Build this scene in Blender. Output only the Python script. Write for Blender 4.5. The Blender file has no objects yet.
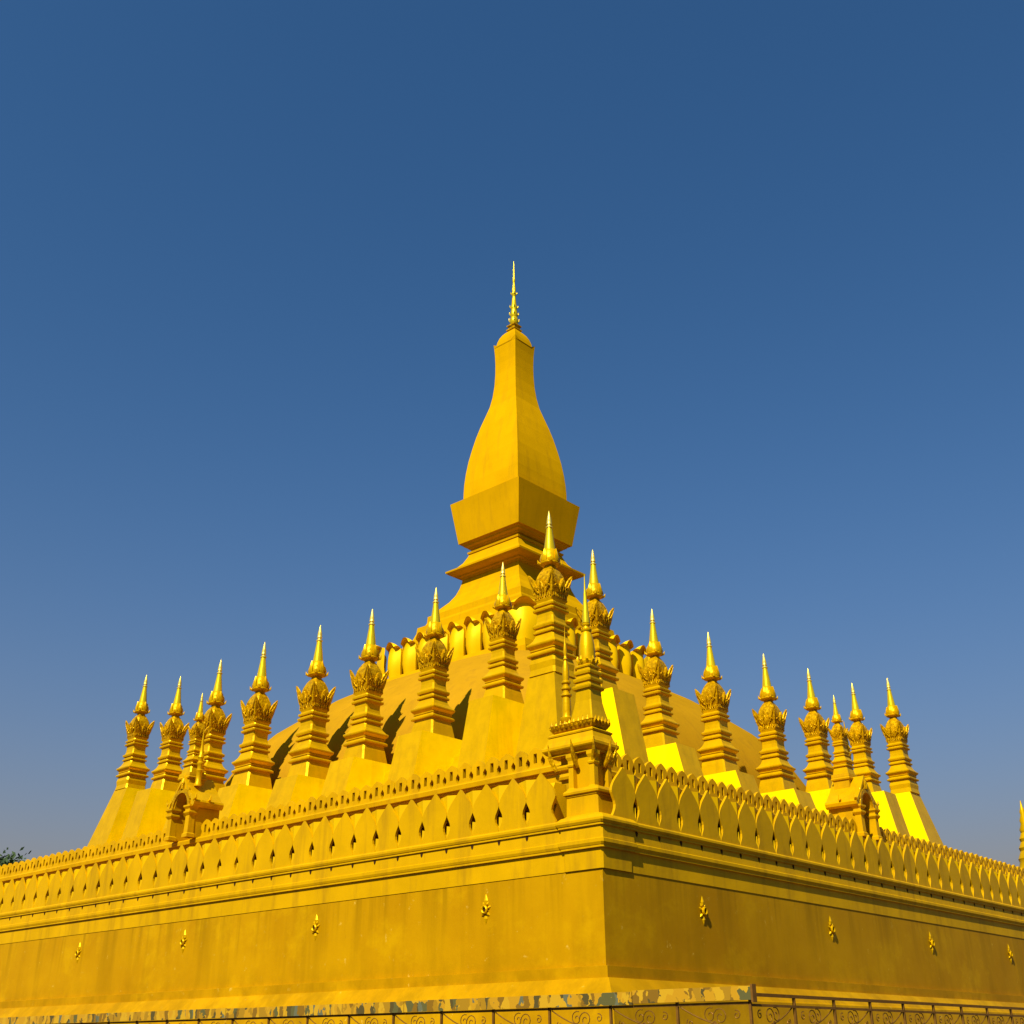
import bpy, bmesh, math, random
from mathutils import Vector, Matrix
random.seed(7)
scn = bpy.context.scene
COL = scn.collection
R = math.radians
PI = math.pi

# ------------------------------------------------------------------ camera
# origin = centre of the monument, z = 0 at the photographer's eye, ground at GZ
GZ = -1.6
cam_d = bpy.data.cameras.new('camera')
cam = bpy.data.objects.new('camera', cam_d)
COL.objects.link(cam)
scn.camera = cam
YAW, PITCH, ROLL, FPX = R(42.0858), R(25.6303), R(0.2694), 1114.09
cam_d.sensor_width = 36.0
cam_d.lens = 36.0 * FPX / 1024.0
cam_d.clip_start = 0.1
cam_d.clip_end = 5000
fwd = Vector((math.cos(YAW) * math.cos(PITCH), math.sin(YAW) * math.cos(PITCH), math.sin(PITCH)))
right = Vector((math.sin(YAW), -math.cos(YAW), 0))
up = right.cross(fwd)
r2 = right * math.cos(ROLL) - up * math.sin(ROLL)
u2 = right * math.sin(ROLL) + up * math.cos(ROLL)
M = Matrix((r2, u2, -fwd)).transposed().to_4x4()
M.translation = Vector((-42.806, -38.255, 0.0))
cam.matrix_world = M

# ------------------------------------------------------------------ sky and sun
SUN_AZ, SUN_EL = R(-18.0), R(45.0)          # azimuth measured from -x towards +y
sdir = Vector((-math.cos(SUN_AZ) * math.cos(SUN_EL), math.sin(SUN_AZ) * math.cos(SUN_EL), math.sin(SUN_EL)))
w = bpy.data.worlds.new('World')
scn.world = w
w.use_nodes = True
nt = w.node_tree
sky = nt.nodes.new('ShaderNodeTexSky')
sky.sky_type = 'NISHITA'
sky.sun_disc = False
sky.sun_elevation = SUN_EL
sky.sun_rotation = math.atan2(sdir.x, sdir.y)
sky.altitude = 0
sky.air_density = 1.0
sky.dust_density = 2.0
sky.ozone_density = 10.0
# dry-season smog: the sky turns a warm grey towards the horizon
def wn(op, a, b=None):
    n = nt.nodes.new('ShaderNodeMath')
    n.operation = op
    for i, v in enumerate((a, b)):
        if v is None:
            continue
        if isinstance(v, (int, float)):
            n.inputs[i].default_value = v
        else:
            nt.links.new(v, n.inputs[i])
    return n.outputs[0]


EXPO = 2 ** 0.70
SKY_STRENGTH = 0.085 / EXPO
tc = nt.nodes.new('ShaderNodeTexCoord')
sep = nt.nodes.new('ShaderNodeSeparateXYZ')
nt.links.new(tc.outputs['Generated'], sep.inputs[0])
zz = wn('MAXIMUM', sep.outputs['Z'], 0.0)
hz = wn('MINIMUM', wn('MULTIPLY', wn('POWER', 2.71828, wn('MULTIPLY', zz, -1 / 0.135)), 2.15), 0.9)
tint = nt.nodes.new('ShaderNodeMix')
tint.data_type = 'RGBA'
tint.blend_type = 'MULTIPLY'
tint.inputs['Factor'].default_value = 1.0
nt.links.new(sky.outputs[0], tint.inputs['A'])
tint.inputs['B'].default_value = (0.735, 1.21, 1.30, 1)
mixh = nt.nodes.new('ShaderNodeMix')
mixh.data_type = 'RGBA'
mixh.clamp_result = False
nt.links.new(hz, mixh.inputs['Factor'])
nt.links.new(tint.outputs['Result'], mixh.inputs['A'])
mixh.inputs['B'].default_value = tuple(c / EXPO / SKY_STRENGTH for c in (0.30, 0.268, 0.243)) + (1,)
nt.links.new(mixh.outputs['Result'], nt.nodes['Background'].inputs[0])
nt.nodes['Background'].inputs[1].default_value = SKY_STRENGTH
sl = bpy.data.lights.new('sun', 'SUN')
sl.energy = 5.0
sl.angle = R(0.5)
sl.color = (1.0, 0.95, 0.86)
so = bpy.data.objects.new('sun', sl)
COL.objects.link(so)
so.rotation_euler = sdir.to_track_quat('Z', 'Y').to_euler()
vs = scn.view_settings
vs.view_transform = 'Standard'
vs.look = 'None'
vs.gamma = 1.0
vs.exposure = 0.70
vs.use_curve_mapping = False


# ------------------------------------------------------------------ materials
def material(name, base, rough=0.5, metal=0.0, var=0.12, scale=1.2, bump=0.0, bscale=20.0, spec=0.04, alt=None, streak=0.0):
    m = bpy.data.materials.new(name)
    m.use_nodes = True
    n, l = m.node_tree.nodes, m.node_tree.links
    b = n['Principled BSDF']
    b.inputs['Roughness'].default_value = rough
    b.inputs['Metallic'].default_value = metal
    b.inputs['Specular IOR Level'].default_value = spec
    geo = n.new('ShaderNodeNewGeometry')
    ns = n.new('ShaderNodeTexNoise')
    ns.inputs['Scale'].default_value = scale
    ns.inputs['Detail'].default_value = 6
    ns.inputs['Roughness'].default_value = 0.6
    l.new(geo.outputs['Position'], ns.inputs['Vector'])
    rp = n.new('ShaderNodeValToRGB')
    rp.color_ramp.elements[0].position = 0.3
    rp.color_ramp.elements[1].position = 0.7
    lo = alt if alt else tuple(c * (1 - var) for c in base)
    hi = tuple(min(1, c * (1 + var * 0.6)) for c in base)
    rp.color_ramp.elements[0].color = (*lo, 1)
    rp.color_ramp.elements[1].color = (*hi, 1)
    l.new(ns.outputs['Fac'], rp.inputs['Fac'])
    oi = n.new('ShaderNodeObjectInfo')
    mr = n.new('ShaderNodeMapRange')
    mr.inputs['To Min'].default_value = 0.93
    mr.inputs['To Max'].default_value = 1.05
    l.new(oi.outputs['Random'], mr.inputs['Value'])
    vm = n.new('ShaderNodeVectorMath')
    vm.operation = 'SCALE'
    l.new(rp.outputs['Color'], vm.inputs[0])
    l.new(mr.outputs[0], vm.inputs['Scale'])
    last = vm.outputs[0]
    if streak > 0:
        mp = n.new('ShaderNodeMapping')
        mp.inputs['Scale'].default_value = (1, 1, 0.13)
        l.new(geo.outputs['Position'], mp.inputs['Vector'])
        n3 = n.new('ShaderNodeTexNoise')
        n3.inputs['Scale'].default_value = 2.3
        n3.inputs['Detail'].default_value = 7
        n3.inputs['Roughness'].default_value = 0.62
        l.new(mp.outputs[0], n3.inputs['Vector'])
        r3 = n.new('ShaderNodeMapRange')
        r3.inputs['From Min'].default_value = 0.50
        r3.inputs['From Max'].default_value = 0.74
        r3.inputs['To Max'].default_value = streak
        l.new(n3.outputs['Fac'], r3.inputs['Value'])
        mx = n.new('ShaderNodeMix')
        mx.data_type = 'RGBA'
        l.new(r3.outputs[0], mx.inputs['Factor'])
        l.new(last, mx.inputs['A'])
        mx.inputs['B'].default_value = (base[0] * 0.45, base[1] * 0.42, base[2] + 0.004, 1)
        last = mx.outputs['Result']
    l.new(last, b.inputs['Base Color'])
    if bump > 0:
        n2 = n.new('ShaderNodeTexNoise')
        n2.inputs['Scale'].default_value = bscale
        n2.inputs['Detail'].default_value = 4
        l.new(geo.outputs['Position'], n2.inputs['Vector'])
        bp = n.new('ShaderNodeBump')
        bp.inputs['Strength'].default_value = bump
        bp.inputs['Distance'].default_value = 0.03
        l.new(n2.outputs['Fac'], bp.inputs['Height'])
        l.new(bp.outputs['Normal'], b.inputs['Normal'])
    return m


GOLD = (0.505, 0.265, 0.0)
M_wallgold = material('gold paint', GOLD, 0.5, 0.1, 0.14, 0.7, 0.15, 6, streak=0.55)
M_leaf = material('gold leaf', (0.56, 0.305, 0.0), 0.36, 0.3, 0.12, 2.0, 0.15, 14, streak=0.35)
M_carved = material('carved gold', (0.53, 0.285, 0.0), 0.38, 0.3, 0.3, 7.0, 1.0, 13, alt=(0.24, 0.105, 0.0))
M_spire = material('polished gold', (0.68, 0.46, 0.01), 0.26, 0.5, 0.06, 3.0, 0.05, 20)
M_tip = material('pale gold tip', (0.62, 0.45, 0.07), 0.3, 0.4, 0.1, 4.0)
M_flank_glow = material('gold with painted bounce glow', (0.93, 0.63, 0.0), 0.42, 0.1, 0.12, 1.6, 0.12, 8, streak=0.30)  # brighter yellow copy of the gold: bounced glow on pedestal flanks put into the colour
M_pale = material('light yellow paint', (0.55, 0.31, 0.0), 0.5, 0.05, 0.06, 0.8, 0.08, 8)
M_tower = material('smooth gold render', (0.485, 0.25, 0.001), 0.6, 0.0, 0.10, 0.5, 0.04, 3, 0.0, streak=0.28)
M_lotus = material('bright lotus gold', (0.64, 0.37, 0.0), 0.42, 0.15, 0.06, 1.5, 0.05, 8)
M_dome = material('ochre render', (0.365, 0.182, 0.005), 0.8, 0.0, 0.10, 0.5, 0.10, 4, 0.0, streak=0.30)
M_dark = material('painted hole shade', (0.04, 0.015, 0.004), 0.8, 0.0, 0.2, 5)  # for solid plugs: the shade of small openings put into the colour
M_iron = material('bronze painted iron', (0.17, 0.075, 0.012), 0.5, 0.3, 0.3, 12)
M_bark = material('bark', (0.12, 0.08, 0.05), 0.9, 0, 0.3, 6, 0.5, 10)
M_leaves = material('tree leaves', (0.055, 0.085, 0.03), 0.6, 0, 0.45, 1.5)
M_pave = material('pale paving', (0.075, 0.058, 0.03), 0.9, 0, 0.2, 0.4, 0.3, 10)


def stained(name, base):
    """gold wall paint with rubbed lighter patches, dull drips and small flecks"""
    m = bpy.data.materials.new(name)
    m.use_nodes = True
    n, l = m.node_tree.nodes, m.node_tree.links
    b = n['Principled BSDF']
    b.inputs['Roughness'].default_value = 0.52
    b.inputs['Specular IOR Level'].default_value = 0.04
    b.inputs['Metallic'].default_value = 0.1
    geo = n.new('ShaderNodeNewGeometry')

    def noise(sc, vec_scale, det=5, rough=0.6):
        mp = n.new('ShaderNodeMapping')
        mp.inputs['Scale'].default_value = vec_scale
        l.new(geo.outputs['Position'], mp.inputs['Vector'])
        t = n.new('ShaderNodeTexNoise')
        t.inputs['Scale'].default_value = sc
        t.inputs['Detail'].default_value = det
        t.inputs['Roughness'].default_value = rough
        l.new(mp.outputs[0], t.inputs['Vector'])
        return t.outputs['Fac']

    def ramp(src, p0, p1):
        r = n.new('ShaderNodeMapRange')
        r.inputs['From Min'].default_value = p0
        r.inputs['From Max'].default_value = p1
        r.clamp = True
        l.new(src, r.inputs['Value'])
        return r.outputs[0]

    def mixc(fac, a, c, k):
        mu = n.new('ShaderNodeMath')
        mu.operation = 'MULTIPLY'
        mu.inputs[1].default_value = k
        l.new(fac, mu.inputs[0])
        mx = n.new('ShaderNodeMix')
        mx.data_type = 'RGBA'
        l.new(mu.outputs[0], mx.inputs['Factor'])
        if isinstance(a, tuple):
            mx.inputs['A'].default_value = (*a, 1)
        else:
            l.new(a, mx.inputs['A'])
        mx.inputs['B'].default_value = (*c, 1)
        return mx.outputs['Result']

    dull = tuple(c * f for c, f in zip(base, (0.82, 0.76, 1.2)))
    lite = (min(1, base[0] * 1.16), base[1] * 1.24, base[2] * 2)
    c = mixc(ramp(noise(0.30, (1, 1, 1)), 0.36, 0.64), base, dull, 1.0)
    c = mixc(ramp(noise(1.1, (1, 1, 0.10), 5), 0.50, 0.70), c, tuple(x * 0.58 for x in base), 0.5)
    c = mixc(ramp(noise(0.55, (1, 1, 1.3), 8, 0.7), 0.52, 0.68), c, lite, 0.6)
    c = mixc(ramp(noise(3.2, (1, 1, 1), 8, 0.75), 0.63, 0.68), c, (0.6, 0.38, 0.05), 0.6)
    c = mixc(ramp(noise(5.0, (1, 1, 0.5), 9, 0.8), 0.66, 0.70), c, (0.14, 0.06, 0.004), 0.55)
    sep = n.new('ShaderNodeSeparateXYZ')
    l.new(geo.outputs['Position'], sep.inputs[0])

    def times(p, q):
        mu = n.new('ShaderNodeMath')
        mu.operation = 'MULTIPLY'
        l.new(p, mu.inputs[0])
        l.new(q, mu.inputs[1])
        return mu.outputs[0]
    drip = times(ramp(noise(2.6, (1, 1, 0.05), 6, 0.6), 0.50, 0.66), ramp(sep.outputs['Z'], 2.0, 3.5))
    c = mixc(drip, c, tuple(x * 0.55 for x in base), 0.65)
    foot = times(ramp(noise(1.4, (1, 1, 0.8), 7, 0.65), 0.42, 0.62), ramp(sep.outputs['Z'], 2.1, 1.35))
    c = mixc(foot, c, tuple(x * 0.6 for x in base), 0.6)
    l.new(c, b.inputs['Base Color'])
    bp = n.new('ShaderNodeBump')
    bp.inputs['Strength'].default_value = 0.25
    bp.inputs['Distance'].default_value = 0.03
    l.new(noise(2.2, (1, 1, 1), 8, 0.65), bp.inputs['Height'])
    l.new(bp.outputs['Normal'], b.inputs['Normal'])
    return m


M_stain = stained('weathered gold wall paint', (0.425, 0.212, 0.0))


def strip_reflections():  # railing strip: reflections painted as random colour patches
    m = bpy.data.materials.new('polished strip with painted reflections')
    m.use_nodes = True
    n, l = m.node_tree.nodes, m.node_tree.links
    b = n['Principled BSDF']
    b.inputs['Roughness'].default_value = 0.4
    b.inputs['Specular IOR Level'].default_value = 0.2
    geo = n.new('ShaderNodeNewGeometry')
    mp = n.new('ShaderNodeMapping')
    mp.inputs['Scale'].default_value = (1, 1, 0.3)
    l.new(geo.outputs['Position'], mp.inputs['Vector'])
    v = n.new('ShaderNodeTexVoronoi')
    v.inputs['Scale'].default_value = 13.0
    v.feature = 'F1'
    dn = n.new('ShaderNodeTexNoise')
    dn.inputs['Scale'].default_value = 6.0
    dn.inputs['Detail'].default_value = 5
    l.new(geo.outputs['Position'], dn.inputs['Vector'])
    dm = n.new('ShaderNodeMix')
    dm.data_type = 'VECTOR'
    dm.inputs['Factor'].default_value = 0.18
    l.new(mp.outputs[0], dm.inputs['A'])
    l.new(dn.outputs['Color'], dm.inputs['B'])
    l.new(dm.outputs['Result'], v.inputs['Vector'])
    sx = n.new('ShaderNodeSeparateColor')
    l.new(v.outputs['Color'], sx.inputs[0])
    rp = n.new('ShaderNodeValToRGB')
    rp.color_ramp.interpolation = 'CONSTANT'
    cols = [(0.0, (0.07, 0.05, 0.012)), (0.12, (0.38, 0.19, 0.006)), (0.36, (0.17, 0.085, 0.006)),
            (0.48, (0.42, 0.23, 0.008)), (0.68, (0.085, 0.075, 0.02)), (0.76, (0.27, 0.14, 0.006)), (0.95, (0.10, 0.10, 0.05))]
    e = rp.color_ramp.elements
    e[0].position, e[0].color = cols[0][0], (*cols[0][1], 1)
    e[1].position, e[1].color = cols[1][0], (*cols[1][1], 1)
    for p, c in cols[2:]:
        k = e.new(p)
        k.color = (*c, 1)
    l.new(sx.outputs[0], rp.inputs['Fac'])
    l.new(rp.outputs['Color'], b.inputs['Base Color'])
    return m


M_strip_reflections = strip_reflections()


# ------------------------------------------------------------------ helpers
def tag(o, label=None, cat=None, group=None, kind=None):
    if label: o['label'] = label
    if cat: o['category'] = cat
    if group: o['group'] = group
    if kind: o['kind'] = kind
    return o


def empty(name, loc, label, cat, group=None, rz=0.0):
    o = bpy.data.objects.new(name, None)
    o.empty_display_size = 0.5
    COL.objects.link(o)
    o.location = loc
    o.rotation_euler = (0, 0, rz)
    return tag(o, label, cat, group)


def mesh(name, bm, mats, smooth=False):
    bmesh.ops.recalc_face_normals(bm, faces=bm.faces[:])
    me = bpy.data.meshes.new(name)
    bm.to_mesh(me)
    bm.free()
    for mt in (mats if isinstance(mats, (list, tuple)) else [mats]):
        me.materials.append(mt)
    if smooth:
        me.polygons.foreach_set('use_smooth', [True] * len(me.polygons))
        try:
            me.set_sharp_from_angle(angle=R(38))
        except Exception:
            pass
    me.update()
    return me


def put(name, me, parent=None, loc=(0, 0, 0), rz=0.0, sc=1.0):
    o = bpy.data.objects.new(name, me)
    COL.objects.link(o)
    if parent is not None:
        o.parent = parent
    o.location = loc
    o.rotation_euler = (0, 0, rz)
    o.scale = (sc, sc, sc)
    return o


def rings(bm, rr, cap=True):
    """rr: list of rings, each a list of points with the same count"""
    vs_ = [[bm.verts.new(p) for p in ring] for ring in rr]
    n = len(rr[0])
    for a, b in zip(vs_, vs_[1:]):
        for i in range(n):
            j = (i + 1) % n
            bm.faces.new((a[i], a[j], b[j], b[i]))
    if cap:
        bm.faces.new(vs_[0][::-1])
        bm.faces.new(vs_[-1])
    return vs_


def sq(bm, prof, cx=0, cy=0, ch=0.0):
    """square loft; ch = size of the small corner recess that catches the light"""
    rr = []
    for h, z in prof:
        c = min(ch, h * 0.25)
        if ch > 0:
            pts = [(h - c, -h), (h, -h + c), (h, h - c), (h - c, h), (-h + c, h), (-h, h - c), (-h, -h + c), (-h + c, -h)]
        else:
            pts = [(h, -h), (h, h), (-h, h), (-h, -h)]
        rr.append([(cx + x, cy + y, z) for x, y in pts])
    rings(bm, rr)


def lathe(bm, prof, cx=0, cy=0, n=12):
    rings(bm, [[(cx + r * math.cos(2 * PI * i / n), cy + r * math.sin(2 * PI * i / n), z) for i in range(n)] for r, z in prof])


def box(bm, x0, x1, y0, y1, z0, z1):
    rings(bm, [[(x0, y0, z), (x1, y0, z), (x1, y1, z), (x0, y1, z)] for z in (z0, z1)])


def tube(bm, pts, r, n=5):
    pts = [Vector(p) for p in pts]
    rr = []
    for i, p in enumerate(pts):
        t = (pts[min(i + 1, len(pts) - 1)] - pts[max(i - 1, 0)]).normalized()
        a = t.cross(Vector((0.31, 0.2, 0.93))).normalized()
        b = t.cross(a)
        ri = r[i] if isinstance(r, (list, tuple)) else r
        rr.append([p + (a * math.cos(2 * PI * k / n) + b * math.sin(2 * PI * k / n)) * ri for k in range(n)])
    rings(bm, rr)


def slab_from_quads(bm, quads, depth):
    """quads in the (y, z) plane, thickened along x from 0 to depth"""
    vd = {}

    def V(p):
        k = (round(p[0], 5), round(p[1], 5))
        if k not in vd:
            vd[k] = bm.verts.new((0, p[0], p[1]))
        return vd[k]
    fs = []
    for qd in quads:
        vv = []
        for p in qd:
            v = V(p)
            if v not in vv:
                vv.append(v)
        if len(vv) >= 3:
            try:
                fs.append(bm.faces.new(vv))
            except ValueError:
                pass
    ex = bmesh.ops.extrude_face_region(bm, geom=fs, use_keep_orig=True)
    for v in [g for g in ex['geom'] if isinstance(g, bmesh.types.BMVert)]:
        v.co.x += depth
    return bm


def interp(tab, t):
    for (a, b), (c, d) in zip(tab, tab[1:]):
        if a <= t <= c:
            return b + (d - b) * (t - a) / (c - a)
    return tab[-1][1]


def plate(sp, H, tab, thick, slot=None, n=28, bulge=0.0):
    """leaf-shaped upright plate: tab = (t, half width / spacing); slot = (t0, t1, half width)"""
    bm = bmesh.new()
    ts = sorted(set([i / n for i in range(n + 1)] + [a for a, _ in tab] + ([slot[0], slot[1]] if slot else [])))
    quads = []
    for t0, t1 in zip(ts, ts[1:]):
        w0, w1 = interp(tab, t0) * sp, interp(tab, t1) * sp
        z0, z1 = t0 * H, t1 * H
        if slot and t0 >= slot[0] - 1e-6 and t1 <= slot[1] + 1e-6:
            s = slot[2] * sp
            quads += [[(-w0, z0), (-s, z0), (-s, z1), (-w1, z1)], [(s, z0), (w0, z0), (w1, z1), (s, z1)]]
        elif slot:
            s = slot[2] * sp
            s0, s1 = min(s, w0), min(s, w1)
            quads += [[(-w0, z0), (-s0, z0), (-s1, z1), (-w1, z1)], [(-s0, z0), (s0, z0), (s1, z1), (-s1, z1)],
                      [(s0, z0), (w0, z0), (w1, z1), (s1, z1)]]
        else:
            quads += [[(-w0, z0), (0, z0), (0, z1), (-w1, z1)], [(0, z0), (w0, z0), (w1, z1), (0, z1)]]
    slab_from_quads(bm, quads, thick)
    if bulge:
        for v in bm.verts:
            v.co.x -= bulge * (1 - (v.co.y / (sp * 0.5)) ** 2)
    return bm


# ------------------------------------------------------------------ ground
bm = bmesh.new()
box(bm, -1500, 1500, -1500, 1500, GZ - 0.5, GZ)
tag(put('ground', mesh('ground', bm, M_pave)), kind='structure')


# ------------------------------------------------------------------ swept wall sections
def sweep(prof, y0, y1, mitre0=True, mitre1=True, close=True):
    """prof: (c, z) distance of the face from the monument's axis. Left side wall: x = -c, running along y.
    A mitred end stops on the diagonal, so two sides meet edge to edge."""
    bm = bmesh.new()
    a = [bm.verts.new((-c, (-c if mitre0 else y0), z)) for c, z in prof]
    b = [bm.verts.new((-c, (c if mitre1 else y1), z)) for c, z in prof]
    n = len(prof)
    for i in range(n if close else n - 1):
        j = (i + 1) % n
        bm.faces.new((a[i], b[i], b[j], a[j]))
    bm.faces.new(a)
    bm.faces.new(b[::-1])
    return bm


jit = random.Random(11)
LEFT, RIGHT = 0.0, PI / 2      # turning +90 degrees about the axis carries the left side onto the right side
SP = 0.887
PET = [(0, .5), (.04, .49), (.08, .462), (.13, .415), (.19, .375), (.26, .362), (.33, .385), (.41, .445), (.47, .49), (.51, .5), (.57, .483), (.64, .435),
       (.71, .37), (.78, .285), (.85, .19), (.92, .10), (1, 0.0)]
petal_me = mesh('wall_petal', plate(SP, 1.20, PET, 0.07), M_wallgold)
MER = [(0, .5), (.06, .49), (.14, .42), (.24, .36), (.36, .36), (.46, .44), (.54, .5), (.64, .49), (.74, .43), (.84, .31), (.93, .15), (1, 0)]
MSP = 0.56
merlon_me = mesh('merlon', plate(MSP, 0.62, MER, 0.11, slot=(.26, .70, .11)), M_wallgold)


def wedge_mesh():
    bm = bmesh.new()
    # sloping inverted triangle in the upper notch, and the little sill tongue under the drop-shaped hole
    # both are keeled: the tip of a second petal row showing between the front petals
    def keel(w_, z0, z1, xc, xe, xb):
        v = [bm.verts.new(p) for p in ((xe, -w_, z1), (xc, 0, z1 + .01), (xe, w_, z1), (xb, 0, z0), (.34, -w_, z1), (.34, w_, z1), (.2, 0, z0))]
        for f in ((0, 1, 3), (1, 2, 3), (0, 4, 5, 2, 1), (0, 3, 6, 4), (2, 5, 6, 3), (4, 6, 5)):
            bm.faces.new([v[q] for q in f])
    keel(SP * .41, .60, 1.085, -.005, .125, .0)
    keel(.095, .02, .33, .0, .10, -.01)
    return mesh('petal_wedge', bm, M_pale)


wedge_me = wedge_mesh()


def hole_mesh():
    bm = bmesh.new()
    rings(bm, [[(-0.01, -.045, .03), (-0.01, 0, .07), (-0.01, .045, .03), (-0.01, .03, -.03), (-0.01, 0, -.07), (-0.01, -.03, -.03)],
               [(0.05, -.045, .03), (0.05, 0, .07), (0.05, .045, .03), (0.05, .03, -.03), (0.05, 0, -.07), (0.05, -.03, -.03)]])
    return mesh('weep_hole_shade', bm, M_dark)  # solid dark diamond, shade below the moulding painted in


hole_me = hole_mesh()


def vent_meshes():
    """a flower-shaped plaster vent: flame on top, ring with a hole, two side leaves, pendant drop"""
    bm = bmesh.new()

    def leaf(y, z, ang, L, W, T=0.045):
        c, s = math.cos(ang), math.sin(ang)
        pts = [(0, 0), (.28, .8), (.5, 1.0), (.78, .5), (1, 0)]
        top, bot = [], []
        rr = []
        for t, wd in pts:
            wd = max(wd, 0.03)
            rr.append([(lambda a, b, x: (x, y + c * b - s * a * 0 + s * a, z + c * a - s * b))(t * L, k * W * wd, x)
                       for k, x in ((-1, 0.0), (-.4, -T * wd), (.4, -T * wd), (1, 0.0))])
        rings(bm, rr)
    leaf(0, .06, 0, .36, .085)
    leaf(0, -.10, PI, .30, .07)
    leaf(.05, .02, R(68), .17, .05)
    leaf(-.05, .02, R(-68), .17, .05)
    leaf(.03, .08, R(35), .16, .05)
    leaf(-.03, .08, R(-35), .16, .05)
    leaf(.03, -.08, R(125), .17, .05)
    leaf(-.03, -.08, R(-125), .17, .05)
    rr = []
    for k in range(15):
        a = 2 * PI * k / 14
        rr.append([(-.04 + .045 * math.cos(b) - .02, (.085 + .03 * math.sin(b)) * math.sin(a), (.095 + .03 * math.sin(b)) * math.cos(a) - .01)
                   for b in [2 * PI * q / 6 for q in range(6)]])
    rings(bm, rr, cap=False)
    a_ = mesh('vent_ornament', bm, M_leaf)
    bm = bmesh.new()
    rings(bm, [[(x, .07 * math.sin(2 * PI * k / 12), .08 * math.cos(2 * PI * k / 12) - .01) for k in range(12)] for x in (-.055, .0)])
    return a_, mesh('vent_hole_shade', bm, M_dark)  # dark disc, shade of the vent opening put into its colour


vent_me, vhole_me = vent_meshes()


def outer_wall(rz, label, vents, centres):
    t = empty('petal_wall', (0, 0, 0), label, 'wall', None, rz)
    body = [(20, GZ + .02), (23.55, GZ + .02), (23.45, .40), (23.35, .93), (23.27, .97), (22.99, 1.285), (22.90, 1.29), (22.90, 1.52), (22.76, 1.535),
            (22.76, 3.50), (20, 3.50)]
    put('wall_base', mesh('wall_base', sweep(body, 0, 0), M_stain), t)
    corn = [(20, 3.505), (22.775, 3.505), (22.778, 3.94), (22.835, 3.945), (22.835, 3.99), (22.845, 3.995), (22.865, 4.05), (22.865, 4.125), (22.835, 4.145), (22.825, 4.415),
            (22.865, 4.42), (22.865, 4.465), (22.88, 4.47), (22.90, 4.52), (22.90, 4.57), (22.875, 4.605), (20, 4.61)]
    put('cornice', mesh('cornice', sweep(corn, 0, 0), M_wallgold), t)
    cop = [(22.83, 4.613), (22.62, 4.88), (22.50, 5.10), (22.75, 5.20), (22.75, 5.23), (22.56, 5.60), (22.15, 5.60), (22.15, 4.613)]
    near = rz == LEFT
    put('coping', mesh('coping', sweep(cop, -21.3 if near else 0, 0 if near else 21.45, not near, near), M_pale), t)
    for y in centres:
        pt = put('petal', petal_me, t, (-22.85, y + jit.uniform(-.012, .012), 4.608))
        pt.rotation_euler = (jit.uniform(-.012, .012), 0, jit.uniform(-.02, .02))
        pt.scale = (1, 1, jit.uniform(.985, 1.015))
        if y + SP / 2 < 21.9:
            put('petal_wedge', wedge_me, t, (-22.835, y + SP / 2, 4.612))
        put('weep_hole_shade', hole_me, t, (-22.828, y + SP / 2, 4.36))
    for y in vents:
        v = put('vent', vent_me, t, (-22.765, y + .10, 2.90), 0, .82)
        put('vent_hole_shade', vhole_me, v)
    return t


outer_wall(LEFT, 'sunlit gold perimeter wall on the left with petal parapet and flower vents', [-19.37, -13.08, -6.78, -.47, 5.8, 12.1, 18.4],
           [-21.08 + .885 * k for k in range(48)])
# the right side is the left side turned by 90 degrees: local y = -(world x) runs backwards, so mirror the positions
outer_wall(RIGHT, 'shaded gold perimeter wall on the right with petal parapet and flower vents', [18.82, 12.44, 5.85, -.82, -7.1, -13.4, -19.4],
           [21.98 - .89 * k for k in range(48)])


def inner_wall(rz, label):
    t = empty('terrace_wall', (0, 0, 0), label, 'wall', None, rz)
    prof = [(14, 4.66), (19.02, 4.66), (19.02, 6.80), (19.09, 6.805), (19.09, 6.86), (19.17, 6.865), (19.19, 6.99), (19.16, 7.03), (14, 7.03)]
    put('wall_face', mesh('inner_wall_face', sweep(prof, 0, 0), M_wallgold), t)
    return t


inner_wall(LEFT, 'low gold inner wall behind the sunlit left petal parapet')
inner_wall(RIGHT, 'low gold inner wall behind the shaded right petal parapet')
# walkway between the two walls
bm = bmesh.new()
for s in (0, 1):
    pass
a = sweep([(22.14, 4.5), (22.14, 4.655), (19.0, 4.655), (19.0, 4.5)], 0, 0)
walk = mesh('walkway', a, M_wallgold)
for rz, nm in ((LEFT, 'walkway'), (RIGHT, 'walkway')):
    o = put('walkway', walk, None, (0, 0, 0), rz)
    tag(o, kind='structure')


def balustrade(rz, y0, y1, label, m0, m1):
    t = empty('balustrade', (0, 0, 0), label, 'balustrade', 'pierced balustrades on the inner wall', rz)
    back = [(19.12, 7.032), (18.62, 7.032), (18.62, 7.52), (18.80, 7.52), (18.94, 7.50), (18.98, 7.46), (18.70, 7.42), (18.70, 7.10), (19.0, 7.10), (19.12, 7.07)]
    put('backing', mesh('balustrade_backing', sweep(back, y0, y1, m0, m1), M_wallgold), t)
    n = int(round((y1 - y0) / MSP))
    for k in range(n):
        mn = put('merlon', merlon_me, t, (-19.10, y0 + (k + .5) * MSP, 7.03))
        mn.rotation_euler = (jit.uniform(-.02, .02), 0, 0)
        mn.scale = (1, 1, jit.uniform(.97, 1.03))
    return t


GY = 1.12
balustrade(LEFT, -19.09, -1.05, 'pierced balustrade on the sunlit left side, from the near corner to the gate', True, False)
balustrade(LEFT, .45, 19.05, 'pierced balustrade on the sunlit left side, beyond the gate at far left', False, True)
balustrade(RIGHT, 2.35, 19.05, 'pierced balustrade on the shaded right side, from the near corner to the gate', False, True)
balustrade(RIGHT, -19.09, 0.85, 'pierced balustrade on the shaded right side, beyond the gate at far right', True, False)


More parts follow.
